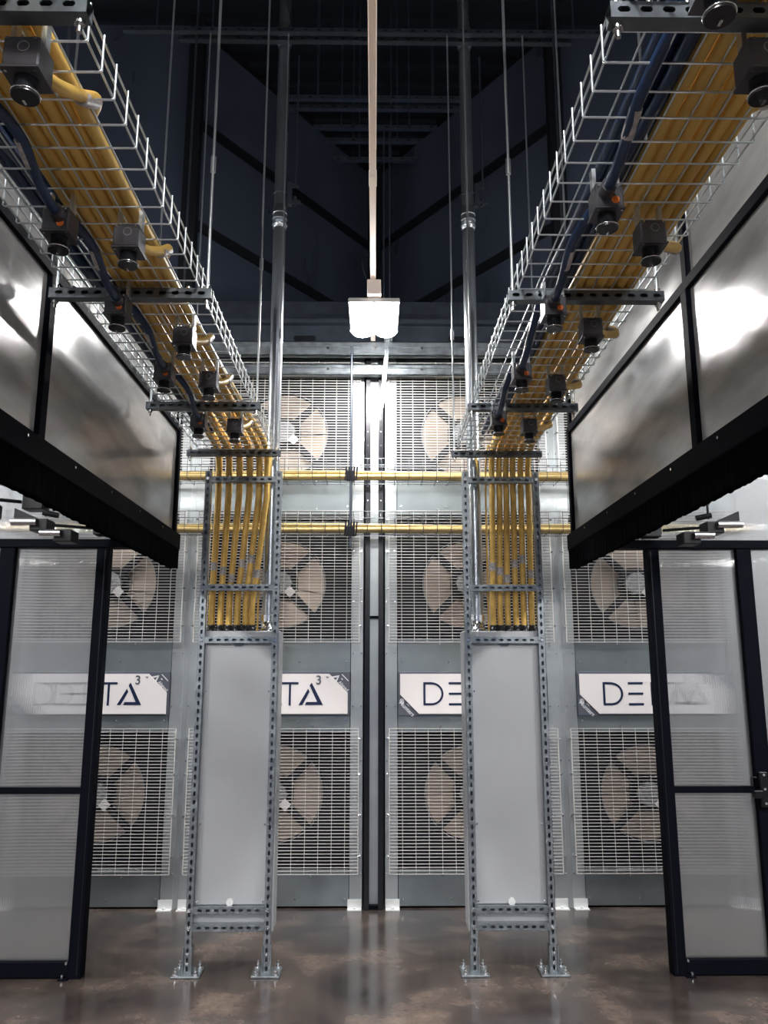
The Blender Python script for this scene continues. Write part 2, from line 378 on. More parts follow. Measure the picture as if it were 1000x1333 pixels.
def fan_parts(root, zf):
    """one axial fan seen through its orifice: x,z about the unit centre, y behind the sheet"""
    dy = .243; R = .377
    N_ = 40; outer = []
    for i in range(N_):
        a = 2 * PI * i / N_; c, s_ = math.cos(a), math.sin(a); k = .60 / max(abs(c), abs(s_)); zz = max(-.505, min(.505, k * s_))
        outer.append((k * c, zf + zz))
    inner = circle(0, zf, R, N_)
    fan = MB().ring(outer, inner, dy, dy + .02).build('fan', 'fan_dark', root, off=(0, 0, 0))
    lip = MB()
    lip.tube([(R * math.cos(a) * 1.0, dy - .002, zf + R * math.sin(a)) for a in [2 * PI * i / 48 for i in range(49)]], .004, 6, False)
    lip.build('orifice_ring', 'motor_grey', fan, off=(0, 0, 0))
    bl = MB(); nb = 5; K = 7
    rr = [.10 + (.368 - .10) * i / K for i in range(K + 1)]; span = 2 * PI / nb * 1.02; M = 8
    for r in rr:
        for j in range(M + 1):
            a = span * j / M + (r - .1) * .35; bl.v.append((r * math.cos(a), dy + .030 + .022 * (j / M) + (0 if j < M else .001), r * math.sin(a)))
    for i in range(K):
        for j in range(M): bl.f.append((i * (M + 1) + j, (i + 1) * (M + 1) + j, (i + 1) * (M + 1) + j + 1, i * (M + 1) + j + 1)); bl.sm.append(True)
    bme = bl.mesh('blade', 'fan_blade')
    ph = random.random() * 2
    for k in range(nb): inst('blade', bme, fan, (0, 0, zf), (0, ph + k * 2 * PI / nb, 0))
    st = MB()
    st.prism([(.09, -.034), (.40, -.026), (.40, .026), (.09, .034)], dy - .02, dy + .005)
    st.prism([(.12, -.012), (.47, -.009), (.47, .009), (.12, .012)], dy - .035, dy - .02)
    sme = st.mesh('strut', 'fan_dark')
    for k in range(4): inst('strut', sme, fan, (0, 0, zf), (0, PI / 4 + k * PI / 2, 0))
    hub = MB().prism(circle(0, zf, .150, 8, PI / 8), dy - .012, dy + .03); hub.build('motor_mount', 'fan_dark', fan, off=(0, 0, 0))
    mo = MB()
    mo.prism(circle(0, zf, .092, 20), dy - .075, dy - .01)
    for k in range(10):
        a = k * PI / 5; mo.prism([(x, z) for x, z in [(.085 * math.cos(a - .08), zf + .085 * math.sin(a - .08)), (.10 * math.cos(a - .06), zf + .10 * math.sin(a - .06)), (.10 * math.cos(a + .06), zf + .10 * math.sin(a + .06)), (.085 * math.cos(a + .08), zf + .085 * math.sin(a + .08))]], dy - .07, dy - .012)
    mo.build('motor', 'motor_grey', fan, off=(0, 0, 0))
    a = -.75; ca, sa = math.cos(a), math.sin(a); q = [(.075, -.035), (.145, -.035), (.145, .035), (.075, .035)]
    MB().prism([(x * ca - z * sa, zf + x * sa + z * ca) for x, z in q], dy - .078, dy - .074).build('nameplate', 'sign_white', fan, off=(0, 0, 0))
def letters(sign, cz):
    y0, y1 = -.0335, -.031
    def put(mb): mb.build('letter', 'navy', sign, off=(0, 0, 0))
    h = .091; t = .017
    # D
    def dsh(x0, x1, hh):
        pts = [(x0, cz - hh)]
        rx = (x1 - x0) * .62; cx = x1 - rx
        pts += [(cx + rx * math.sin(a), cz - hh * math.cos(a)) for a in [PI * i / 20 for i in range(21)]]
        pts += [(x0, cz + hh)]; return pts
    put(MB().ring(dsh(-.398, -.236, h), dsh(-.398 + t, -.236 - t, h - t), y0, y1))
    e = MB()
    for z in (-h + t / 2, 0, h - t / 2): e.box(-.193, -.073, y0, y1, cz + z - t / 2, cz + z + t / 2)
    put(e)
    put(MB().prism([(-.010, cz - h), (.058, cz - h), (.058, cz - h + t), (-.010 + t, cz - h + t), (-.010 + t, cz + h), (-.010, cz + h)], y0, y1))
    put(MB().prism([(.112, cz - h), (.129, cz - h), (.129, cz + h - t), (.188, cz + h - t), (.188, cz + h), (.053, cz + h), (.053, cz + h - t), (.112, cz + h - t)], y0, y1))
    # the open triangle that stands for the last letter: left bar, then right bar with foot
    d = MB().prism([(.192, cz - h + .004), (.222, cz - h + .004), (.278, cz + .016), (.266, cz + .040)], y0, y1)
    d.prism([(.243, cz - h + .004), (.386, cz - h + .004), (.294, cz + h - .004), (.278, cz + .066), (.341, cz - h + .027), (.253, cz - h + .027)], y0, y1)
    put(d)
def make_unit(label):
    root = thing('fan_unit', label, 'fan unit', (0, 6.61, 0), 'fan wall units')
    Z0 = (0, 0, 0)
    top = 4.47
    # panels between the openings, columns at the edges, recess boxes behind
    bands = [(0.012, OPEN[0][0]), (OPEN[0][1], OPEN[1][0]), (OPEN[1][1], OPEN[2][0]), (OPEN[2][1], top)]
    for a, b in OPEN:
        sh = MB()
        for x in (-.602, .602): sh.box(*sorted((x, x * 1.005)), 0, .5, a, b)
        sh.box(-.602, .602, 0, .5, a - .003, a); sh.box(-.602, .602, 0, .5, b, b + .003)
        sh.box(-.602, .602, .5, .505, a, b)
        sh.build('recess', 'recess_shade', root, off=Z0)
    for a, b in bands: MB().bbox(-.603, .603, -.002, .012, a + .003, b - .003, .002).build('panel', 'unit_sheet', root, off=Z0)
    for x0, x1 in ((-HW, -.607), (.607, HW)): MB().bbox(x0, x1, -.008, .014, .012, top, .002).build('side_column', 'unit_column', root, off=Z0)
    for i in range(3):
        g = inst('fan_guard', GM[i], root, (0, 0, GUARD[i][0])); g['kind'] = 'stuff'
        tb = MB()
        for sx in (-1, 1):
            for k in (.12, .40, .68, .93):
                z = GUARD[i][0] + (GUARD[i][1] - GUARD[i][0]) * k; tb.cyl((sx * .673, -.035, z), (sx * .692, -.035, z), .007, 6); tb.cyl((sx * .690, -.044, z), (sx * .690, -.005, z), .005, 6)
        for k in (-.26, .31):
            tb.cyl((k, -.03, GUARD[i][1]), (k, -.03, GUARD[i][1] + .022), .006, 6); tb.cyl((k, -.04, GUARD[i][1] + .02), (k, 0, GUARD[i][1] + .02), .007, 6)
            tb.cyl((k, -.03, GUARD[i][0]), (k, -.03, GUARD[i][0] - .02), .006, 6)
        tb.build('clip', 'bright_metal', g, off=(0, 0, GUARD[i][0]), kind='stuff')
        fan_parts(root, FANZ[i])
    sc = MB()
    for z in (.07, 1.40, 1.86, 3.15, 3.34):
        for x in (-.57, -.19, .19, .57): sc.cyl((x, -.010, z), (x, 0, z), .008, 8)
    for z in [.25 + .42 * k for k in range(10)]:
        for x in (-.692, -.625, .625, .692): sc.cyl((x, -.014, z), (x, -.006, z), .006, 8)
    sc.build('screw_heads', 'bright_metal', root, off=Z0, kind='stuff')
    # sign
    cz = 1.608; w2, h2 = .584, .157
    sg = MB().bbox(-w2 - .018, w2 + .018, -.022, -.004, cz - h2 - .016, cz + h2 + .016, .003).build('sign_plate', 'sign_slate', root, off=Z0)
    c = .150
    MB().prism([(-w2, cz - h2 + c), (-w2 + c, cz - h2), (w2, cz - h2), (w2, cz + h2 - c), (w2 - c, cz + h2), (-w2, cz + h2)], -.031, -.022).build('white_face', 'sign_white', sg, off=Z0)
    letters(sg, cz)
    scale_text('3', .098, .350, -.033, cz + .105, 0, 'sign_slate', sg, Z0, 'letter')
    scale_text('TM', .016, .418, -.033, cz + .130, 0, 'sign_slate', sg, Z0, 'letter')
    r45 = -PI / 4
    scale_text('Munters', .046, -w2 + .052, -.0235, cz - h2 + .040, r45, 'sign_print', sg, Z0, 'letter')
    bd = MB()
    ex, ez = -w2 + .014, cz - h2 + .100
    bd.ring(circle(ex, ez, .018, 16), circle(ex, ez, .012, 16), -.024, -.022); bd.prism(circle(ex, ez, .007, 10), -.024, -.022)
    bd.build('emblem', 'sign_print', sg, off=Z0)
    lb = MB(); s2 = math.sqrt(.5)
    def barm(x, z, L_, t):  # a slim bar running down to the right
        lb.prism([(x - t * s2, z - t * s2), (x + L_ * s2 - t * s2, z - L_ * s2 - t * s2), (x + L_ * s2 + t * s2, z - L_ * s2 + t * s2), (x + t * s2, z + t * s2)], -.024, -.022)
    barm(-w2 + .052, cz - h2 + .080, .030, .0025)
    barm(w2 - .048, cz + h2 - .004, .075, .0035); barm(w2 - .052, cz + h2 - .036, .016, .004)
    lb.build('small_print', 'sign_print', sg, off=Z0, kind='stuff')
    lx, lz = w2 - .098, cz + h2 - .036
    ap = MB(); ca = math.cos(r45); sa = math.sin(r45)
    def rot(pp): return [(lx + x * ca - z * sa, lz + x * sa + z * ca) for x, z in pp]
    ap.prism(rot([(-.045, -.030), (-.028, -.030), (.004, .018), (.004, .040)]), -.024, -.022)
    ap.prism(rot([(.004, .040), (.004, .018), (.014, -.030), (.032, -.030)]), -.024, -.022)
    ap.build('emblem', 'sign_print', sg, off=Z0)
    scale_text('Aligned', .034, w2 - .034, -.0235, cz + h2 - .098, r45, 'sign_print', sg, Z0, 'letter')
    # floor brackets
    for sx in (-1, 1):
        b = MB(); x0, x1 = sorted((sx * .595, sx * .703))
        b.box(x0, x1, -.016, -.010, .0, .068); b.box(x0, x1, -.075, -.010, .0, .006)
        b.cyl(((x0 + x1) / 2, -.045, .006), ((x0 + x1) / 2, -.045, .018), .012, 6)
        b.build('floor_bracket', 'bracket_white', root, off=Z0)
    return root
u0 = make_unit('galvanised fan unit next to the black centre mullion, left of it')
u0.location.x = -.795
for x, lab in ((-2.245, 'galvanised fan unit mostly behind the left fluted partition'), (.795, 'galvanised fan unit next to the black centre mullion, right of it'), (2.245, 'galvanised fan unit mostly behind the right fluted partition')):
    c = copy_tree(u0); c.location.x = x; c['label'] = lab
struct(MB().box(-3.2, 3.2, 7.16, 7.2, 0, 4.5).build('wall_fan_back', 'recess_shade'))
for sx, nm in ((-1, '5'), (1, '6')):
    struct(MB().box(*sorted((sx * 1.496, sx * 1.544)), 6.604, 6.66, 0, 4.47).build('trim_' + nm, 'unit_column'))
mu = thing('centre_mullion', 'tall pair of black posts with a pale strip between the two inner fan units', 'mullion', (0, 6.61, 0))
for x0, x1 in ((-.076, -.034), (.034, .076)): MB().bbox(x0, x1, -.05, .06, 0, 4.47, .003).build('post', 'gloss_black', mu, off=(0, 0, 0))
MB().box(-.034, .034, .0, .02, .03, 4.47).build('metal_strip', 'unit_column', mu, off=(0, 0, 0))
MB().box(-.034, .034, -.045, .05, 0, .03).build('sill_block', 'black_aluminium', mu, off=(0, 0, 0))
for z in (2.22,): MB().box(-.034, .034, -.03, .0, z - .01, z + .01).build('crossbar', 'black_aluminium', mu, off=(0, 0, 0))
sd = MB()
for k in range(12):
    for x in (-.055, .055): sd.cyl((x, -.053, 2.95 + k * .12), (x, -.049, 2.95 + k * .12), .005, 6)
sd.build('screw_heads', 'bright_metal', mu, off=(0, 0, 0), kind='stuff')

# horizontal rails over the top of the fan units
for (z0, z1, y, lab) in ((4.425, 4.55, 6.42, 'upper galvanised rail across the top of the fan units'), (4.27, 4.365, 6.47, 'lower galvanised rail across the top fan guards')):
    rl = thing('cross_rail', lab, 'rail', (0, y, z0), 'galvanised rails over the fan units')
    m = MB(); zc = (z0 + z1) / 2
    m.box(-3, 3, y, y + .006, z0, z1); m.box(-3, 3, y, y + .06, z0, z0 + .006); m.box(-3, 3, y, y + .06, z1 - .006, z1)
    m.box(-3, 3, y - .010, y, z0 + .012, zc - .012); m.box(-3, 3, y - .010, y, zc + .012, z1 - .012)
    m.build('channel', 'galvanised', rl)
    b = MB()
    for x in [-2.4 + .4 * k for k in range(13)]: b.cyl((x, y - .012, zc), (x, y, zc), .012, 6)
    b.build('bolt_heads', 'bright_metal', rl, kind='stuff')
    br = MB()
    for x in (-2.6, -1.5, 1.5, 2.6): br.box(x - .03, x + .03, y + .05, 6.605, z0 + .01, z1 - .01)
    br.build('wall_bracket', 'galvanised', rl)

# ================================================================== WALL BASKETS (across the fan units)
WIRE = .0030
def wall_basket(zb, ncross, lab, lab2):
    y0, y1 = 6.24, 6.52; t = thing('wire_basket', lab, 'cable basket', (0, y0, zb), 'wire baskets across the fan units')
    u = MB().tube([(0, 0, .16), (0, 0, .003), (0, .005, 0), (0, y1 - y0 - .005, 0), (0, y1 - y0, .003), (0, y1 - y0, .16)], WIRE, 5)
    me = u.mesh('cross_wire', 'shaded_zinc')
    for k in range(ncross): inst('cross_wire', me, t, (-2.95 + 5.9 * k / (ncross - 1), 0, 0))
    for (yy, zz) in [(0, .16), (0, .105), (0, .05), (.07, -.004), (.14, -.004), (.21, -.004), (y1 - y0, .05), (y1 - y0, .105), (y1 - y0, .16)]:
        l = MB().tube([(-2.98, yy, zz), (2.98, yy, zz)], WIRE, 5); l.build('long_wire', 'shaded_zinc', t, off=(0, 0, 0))
    for i, (yy, zz, r) in enumerate(((.045, .022, .017), (.085, .022, .017), (.125, .022, .018), (.065, .054, .016))):
        pts = []
        for k in range(31):
            x = -3.0 + .2 * k; pts.append((x, y0 + yy + .006 * math.sin(x * 3.1 + i * 2), zb + zz + .004 * math.sin(x * 2.3 + i)))
        o = MB().tube(pts, r, 8).build('yellow_cable', 'pale_yellow_jacket', off=(0, 0, 0))
        tag(o, '%s pale yellow cable from the front lying in the %s wall basket' % (ORD[i] if i < 3 else 'topmost', lab2), 'cable', 'pale yellow cables in the ' + lab2 + ' wall basket')
    return t
wall_basket(3.31, 54, 'upper wire basket of pale yellow cables across the top fans', 'upper')
wall_basket(2.875, 54, 'lower wire basket of pale yellow cables across the fan wall', 'lower')
dr = thing('drop_rod', 'thin threaded rod carrying both wall baskets beside the mullion', 'rod', (-.19, 6.22, 2.8))
MB().cyl((-.19, 6.22, 2.74), (-.19, 6.22, 4.42), .010, 8).build('rod', 'dark_steel', dr)
for z in (3.33, 2.88):
    m = MB()
    for k in range(5): m.tube([(-.235 + k * .022, 6.205, z - .05), (-.225 + k * .022, 6.20, z + .06)], .006, 6)
    m.bbox(-.225, -.155, 6.205, 6.245, z - .05, z + .03)
    m.build('clamp', 'black_plastic', dr)
st_ = thing('hanger_strut', 'short slotted steel strut hanging below the rail at the mullion top', 'strut', (.10, 6.30, 4.5))
m = MB(); strut(m, (.115, 6.27, 4.58), Vector((-.06, .02, -.70)).normalized(), Vector((1, 0, -.086)).normalized(), Vector((0, -1, 0)), .66, .032, .03, .03, .02, .012)
m.build('channel', 'galvanised', st_)
MB().box(.08, .15, 6.255, 6.43, 4.545, 4.575).build('clamp', 'galvanised', st_)

# ================================================================== SUPPORT FRAMES WITH GREY CABINETS
FY = 5.24
def frame(xl, xr, side):
    cx = (xl + xr) / 2
    t = thing('strut_frame', 'slotted steel strut stand on four-bolt feet, %s of the aisle' % side, 'stand', (cx, FY, 0), 'slotted strut stands')
    for x in (xl, xr):
        leg = strut(MB(), (x, FY, .012), (0, 0, 1), (1, 0, 0), (0, -1, 0), 3.10).build('leg', 'galvanised', t)
        ft = MB(); ft.bbox(x - .085, x + .085, FY - .055, FY + .115, 0, .012, .003)
        for sx in (-1, 1): ft.box(*sorted((x + sx * .0215, x + sx * .0275)), FY - .012, FY + .05, .012, .16)
        ft.box(x - .0275, x + .0275, FY + .042, FY + .050, .012, .16)
        fo = ft.build('base_plate', 'galvanised', t)
        for sx in (-.06, .06):
            for yy in (-.032, .092): bo = MB(); bo.cyl((x + sx, FY + yy, .012), (x + sx, FY + yy, .018), .018, 10); bo.cyl((x + sx, FY + yy, .018), (x + sx, FY + yy, .034), .013, 6); bo.cyl((x + sx, FY + yy, .034), (x + sx, FY + yy, .052), .007, 8); bo.build('anchor_bolt', 'bright_metal', fo)
        for z in (.065, .12): MB().cyl((x, FY - .004, z), (x, FY + .01, z), .009, 8).build('bolt', 'bright_metal', fo)
    for z in (3.055, 2.325, 1.985, .36, .262):
        L_ = xr - xl - .041
        strut(MB(), (xl + .0205, FY + .004, z), (1, 0, 0), (0, 0, 1), (0, -1, 0), L_).build('crossbar', 'galvanised', t)
        for x in (xl, xr): MB().cyl((x, FY - .012, z), (x, FY, z), .011, 6).build('bolt', 'bright_metal', t)
    cb = thing('grey_cabinet', 'tall shallow grey steel enclosure bolted in the %s strut stand' % side, 'cabinet', (cx, FY + .05, .225), 'grey enclosures')
    MB().bbox(xl - .028, xr + .028, FY + .049, FY + .232, .225, 2.045, .004).build('body', 'cabinet_grey', cb)
    MB().bbox(xl + .022, xr - .022, FY + .041, FY + .049, .384, 1.955, .002).build('front_cover', 'cabinet_grey', cb)
    m = MB()
    for z in (.40, .85, 1.66):
        for x in (xl + .035, xr - .035): m.cyl((x, FY + .036, z), (x, FY + .042, z), .006, 8)
    m.build('screw_heads', 'bright_metal', cb, kind='stuff')
    m = MB().prism(circle(cx, .398, .022, 14), FY + .030, FY + .041).prism(circle(cx, .398, .008, 10), FY + .026, FY + .030); m.build('earth_stud', 'bracket_white', cb)
    MB().prism([(cx - .035, 1.962), (cx - .02, 1.947), (cx + .02, 1.947), (cx + .035, 1.962)], FY + .030, FY + .041).build('hanging_lug', 'dark_steel', cb)
    return cb
cabL = frame(-1.118, -.643, 'left'); cabR = frame(.612, 1.090, 'right')

# ------------------------------------------------------------------ conduits
def conduit(x, y, side):
    t = thing('steel_conduit', 'thick upright steel conduit entering the %s grey enclosure' % side, 'conduit', (x, y, 2.045), 'upright steel conduits')
    MB().tube([(x, y, 2.10), (x, y, 5.02)], .045, 20).build('pipe', 'conduit_steel', t)
    MB().tube([(x, y, 5.10), (x, y, 6.56)], .045, 20).build('pipe', 'conduit_steel', t)
    MB().tube([(x, y, 6.64), (x, y, 8.24)], .045, 20).build('pipe', 'conduit_steel', t)
    for z in (5.06, 6.60):
        c = MB().tube([(x, y, z - .075), (x, y, z - .07), (x, y, z + .11), (x, y, z + .115)], [.045, .051, .051, .045], 20)
        for k in (-.045, 0, .045): c.tube([(x, y, z + k - .006), (x, y, z + k - .004), (x, y, z + k + .004), (x, y, z + k + .006)], [.051, .056, .056, .051], 20)
        c.build('coupling', 'conduit_steel', t)
    g = MB().tube([(x, y, 2.045), (x, y, 2.065), (x, y, 2.066), (x, y, 2.115)], [.060, .060, .052, .052], 8)
    g.tube([(x, y, 2.115), (x, y, 2.155)], .056, 12)
    g.build('connector', 'bright_metal', t)
    s = 1 if x < 0 else 1
    b = MB().box(x + .05, x + .085, y - .02, y + .02, 5.18, 5.36).box(x + .085, x + .13, y - .015, y + .015, 5.33, 5.345).box(x + .085, x + .15, y - .015, y + .015, 5.20, 5.215)
    b.cyl((x + .11, y, 5.18), (x + .11, y, 5.25), .012, 8)
    b.tube([(x + .049 * math.cos(a), y + .049 * math.sin(a), 5.27) for a in [2 * PI * i / 20 for i in range(21)]], .006, 6, False)
    b.build('pipe_clamp', 'dark_steel', t)
    MB().cyl((x + .115, y, 5.33), (x + .115, y, 6.46), .007, 6).build('rod', 'dark_steel', t)
conduit(-.705, 5.385, 'left'); conduit(.690, 5.385, 'right')

# ================================================================== OVERHEAD BASKET TRAYS
TZ = 3.25
def tray(xl, xr, side):
    t = thing('basket_tray', 'galvanised wire basket tray of yellow and blue cables, %s of the lamp' % side, 'cable tray', ((xl + xr) / 2, 0, TZ), 'overhead wire basket trays')
    hw = (xr - xl) / 2
    me = MB().tube([(-hw, 0, .105), (-hw, 0, .004), (-hw + .006, 0, 0), (hw - .006, 0, 0), (hw, 0, .004), (hw, 0, .105)], .0034, 6).mesh('cross_wire', 'wire_steel')
    y = -.45 + (.027 if xl < 0 else -.02)
    while y < 5.2:
        inst('cross_wire', me, t, (0, y, 0)); y += .0985
    n = 7
    ls = [(-hw + 2 * hw * k / n, .0066) for k in range(1, n)] + [(s * (hw - .0066), z) for s in (-1, 1) for z in (.012, .056, .102)]
    lme = MB().tube([(0, -.5, 0), (0, 5.19, 0)], .0031, 6).mesh('long_wire', 'wire_steel')
    for x, z in ls: inst('long_wire', lme, t, (x, 0, z))
    return t
tray(-1.193, -.681, 'left'); tray(.558, 1.070, 'right')

# trapeze struts below the trays, with threaded rods up to the ceiling grid
def trapeze(x0, x1, y, side, which):
    t = thing('trapeze_strut', '%s crosswise steel strut from the fan wall under the %s tray' % (which, side), 'strut', ((x0 + x1) / 2, y, 3.205), 'struts under the trays')
    strut(MB(), (x0, y - .0205, 3.2255), (1, 0, 0), (0, 0, 1), (0, -1, 0), x1 - x0).build('channel', 'shaded_zinc', t)
    m = MB()
    for x in (x0 + .02, x1 - .02): m.cyl((x, y, 3.190), (x, y, 3.205), .013, 6); m.cyl((x, y, 3.247), (x, y, 3.262), .013, 6); m.cyl((x, y, 3.17), (x, y, 3.19), .006, 8)
    for x in [x0 + .09 + k * (x1 - x0 - .18) / 5 for k in range(6)]: m.cyl((x, y - .012, 3.246), (x, y - .012, 3.253), .010, 6)
    m.build('nuts', 'bright_metal', t, kind='stuff')
    for i, x in enumerate((x0 + .02, x1 - .02)):
        inner = (x > x0 + .1) == (x0 < 0)
        r = thing('hanger_rod', '%s threaded rod holding the %s strut under the %s tray' % ('aisle-side' if inner else 'outer', which, side), 'rod', (x, y, 3.26), 'threaded rods of the trays')
        MB().tube([(x, y, 3.262), (x, y, 6.5 if y > 5 else 8.24)], .006, 8).build('rod', 'wire_steel', r)
        zc = 3.76 if y < 4 else 4.05
        MB().tube([(x, y, zc), (x, y, zc + .07)], .011, 6).build('coupling_nut', 'wire_steel', r)
for y, k in ((1.53, 'fourth'), (2.90, 'third'), (4.24, 'second'), (5.215, 'first')):
    trapeze(-1.262, -.634, y, 'left', k); trapeze(.520, 1.13, y, 'right', k)

# ------------------------------------------------------------------ cables
def cable(name, pts, r, m, label, group, sleeve=None, n=10, off=None):
    o = MB().tube(smooth_path(pts), r, n).build(name, m, off=(0, 0, 0)); tag(o, label, 'cable', group)
    if sleeve is not None:
        a, b = sleeve; MB().tube([a, b], r * 1.07, n).build('label_sleeve', 'label_sleeve', o, off=(0, 0, 0))
    return o
YR = .0195
def yellow_set(near, top, bot, side, sgn, boxes, xbox, edge):
    n = 6
    for i in range(n):
        xn, xt, xb = near[i], top[i], bot[i]; z = TZ + .012 + YR
        yv = FY + .085
        pts = [(xn, -.4, z), (xn, 1.2, z), (xn, 3.2, z), (xt * .6 + xn * .4, 4.4, z), (xt, 4.98, z), (xt, 5.20, z - .012), (xt, 5.30, z - .08), (xt, yv, z - .22), (xt, yv, 2.95), (xb * .6 + xt * .4, yv, 2.5), (xb, yv, 2.25), (xb, yv, 2.075)]
        lz = (2.50, 2.47, 2.42, 2.52, 2.55, 2.45)[i]; xm = xb * .6 + xt * .4
        o = cable('yellow_cable', pts, YR, 'yellow_jacket', '%s thick yellow power cable from the aisle dropping into the %s enclosure' % (ORD[(n - 1 - i) if sgn < 0 else i], side), 'yellow power cables of the %s tray' % side)
        pp = Vector((xm, yv, 2.5)); qq = Vector((xb, yv, 2.25)); d = (qq - pp).normalized()
        MB().tube([pp + d * (2.5 - lz), pp + d * (2.5 - lz + .055)], YR * 1.08, 10).build('label_sleeve', 'label_sleeve', o, off=(0, 0, 0))
        g = MB().tube([(xb, yv, 2.045), (xb, yv, 2.062), (xb, yv, 2.063), (xb, yv, 2.085)], [.027, .027, .024, .022], 8)
        g.build('cable_gland', 'connector_black', o, off=(0, 0, 0))
    for j, D in enumerate(boxes):
        k = j
        o2 = .009 if sgn < 0 else -.004; xt = top[k] * 1.009 + o2; xb = bot[k] * 1.009 + o2; xn = near[k] + .018; z = TZ + .012 + YR * 3 - .004; yv = FY + .132
        pts = [(xb, yv, 2.075), (xb, yv, 2.3), (xt, yv, 2.95), (xt, yv, z - .26), (xt, 5.335, z - .07), (xt, 5.22, z - .005), (xt, 4.98, z)]
        pts += [(xn * .5 + xt * .5, D + .9, z)] if D + .9 < 4.7 else []
        pts += [(xn + (edge - xn) * .5, D + .50, z + .01), (edge, D + .30, z - .022), (edge, D + .19, 3.225), (xbox - sgn * .0 + (edge - xbox) * .55, D + .10, 3.18), (xbox + (edge - xbox) * .3, D + .045, 3.165)]
        o = cable('yellow_cable', pts, YR * .85, 'yellow_jacket', 'yellow cable feeding the %s yellow-fed box from the fan wall, %s tray' % (ORD[len(boxes) - 1 - j], side), 'yellow box feeds of the %s tray' % side)
        a = Vector((edge, D + .29, z - .03)); b = Vector((edge, D + .20, 3.226))
        MB().tube([a, b], YR * 1.06, 10).build('label_sleeve', 'label_sleeve', o, off=(0, 0, 0))
        MB().tube([(xb, yv, 2.045), (xb, yv, 2.085)], .023, 8).build('cable_gland', 'connector_black', o, off=(0, 0, 0))
LY = [1.605, 2.376, 3.147, 3.653, 4.383]; RY = [1.586, 2.331, 3.046, 3.678, 4.363]
LB = [2.283, 2.861, 3.549, 4.295]; RB = [1.36, 2.14, 2.847, 3.528, 4.23]
yellow_set([-.998 + .0415 * i for i in range(6)], [-1.065, -.996, -.925, -.856, -.790, -.735], [-1.077, -1.018, -.962, -.907, -.851, -.806], 'left', -1, LY, -.795, -.752)
yellow_set([.800 + .0415 * i for i in range(6)], [.805, .855, .902, .949, 1.002, 1.055], [.791, .838, .888, .943, .994, 1.048], 'right', 1, RY, .880, 1.045)
# thin olive wire beside each conduit
for x, side in ((-.775, 'left'), (.765, 'right')):
    cable('olive_wire', [(x, 5.16, TZ + .02), (x, 5.24, TZ), (x, 5.34, 3.1), (x, 5.36, 2.6), (x, 5.36, 2.045)], .007, 'yellow_jacket', 'thin olive wire running down beside the conduit of the %s stand' % side, None, n=6)

def blue_set(xs, boxes, xbox, side, sgn):
    r = .0155
    for j, D in enumerate(boxes):
        x = xs[j % len(xs)]; z = TZ + .012 + r + (2 * r if j >= len(xs) else 0)
        xe = xbox - sgn * .012
        pts = [(x, -.4, z), (x, max(.2, D - 1.3), z), (x * .7 + xe * .3, D - .66, z), (xe, D - .46, 3.235), (xe, D - .26, 3.17), (xe, D - .12, 3.19), (xe, D - .028, 3.235), (xe, D + .005, 3.20)] if False else \
              [(x, -.4, z), (x, max(.2, D - 1.1), z), (x * .6 + xe * .4, D - .55, z), (xe, D - .36, 3.222), (xe, D - .20, 3.172), (xe, D - .115, 3.158), (xe, D - .050, 3.160)]
        o = cable('blue_cable', pts, r, 'blue_jacket', 'blue cable feeding the %s blue-fed box from the fan wall, %s tray' % (ORD[len(boxes) - 1 - j], side), 'blue box feeds of the %s tray' % side)
        MB().tube([(xe, D - .33, 3.214), (xe, D - .25, 3.188)], r * 1.12, 10).build('label_sleeve', 'label_sleeve', o, off=(0, 0, 0))
        MB().tube([(xe, D - .080, 3.160), (xe, D - .041, 3.160)], r * 1.5, 10).build('cable_gland', 'box_metal', o, off=(0, 0, 0))
    for k in range(3):      # cables that run on to the end of the tray
        x = xs[k] + sgn * -.0; z = TZ + .012 + r * 3 + (k % 2) * .004
        xx = x + .012
        cable('blue_cable', [(xx, -.4, z), (xx, 2.2 + k * .3, z), (xx, 4.0, z), (xx, 4.95, z - .01)], r, 'blue_jacket', '%s blue cable from the aisle in the upper layer of the %s tray' % (ORD[(2 - k) if sgn < 0 else k], side), 'blue cables in the upper layer of the %s tray' % side)
blue_set([-1.120, -1.088, -1.056], LB, -.982, 'left', -1)
blue_set([.690, .722, .754], RB, .685, 'right', 1)

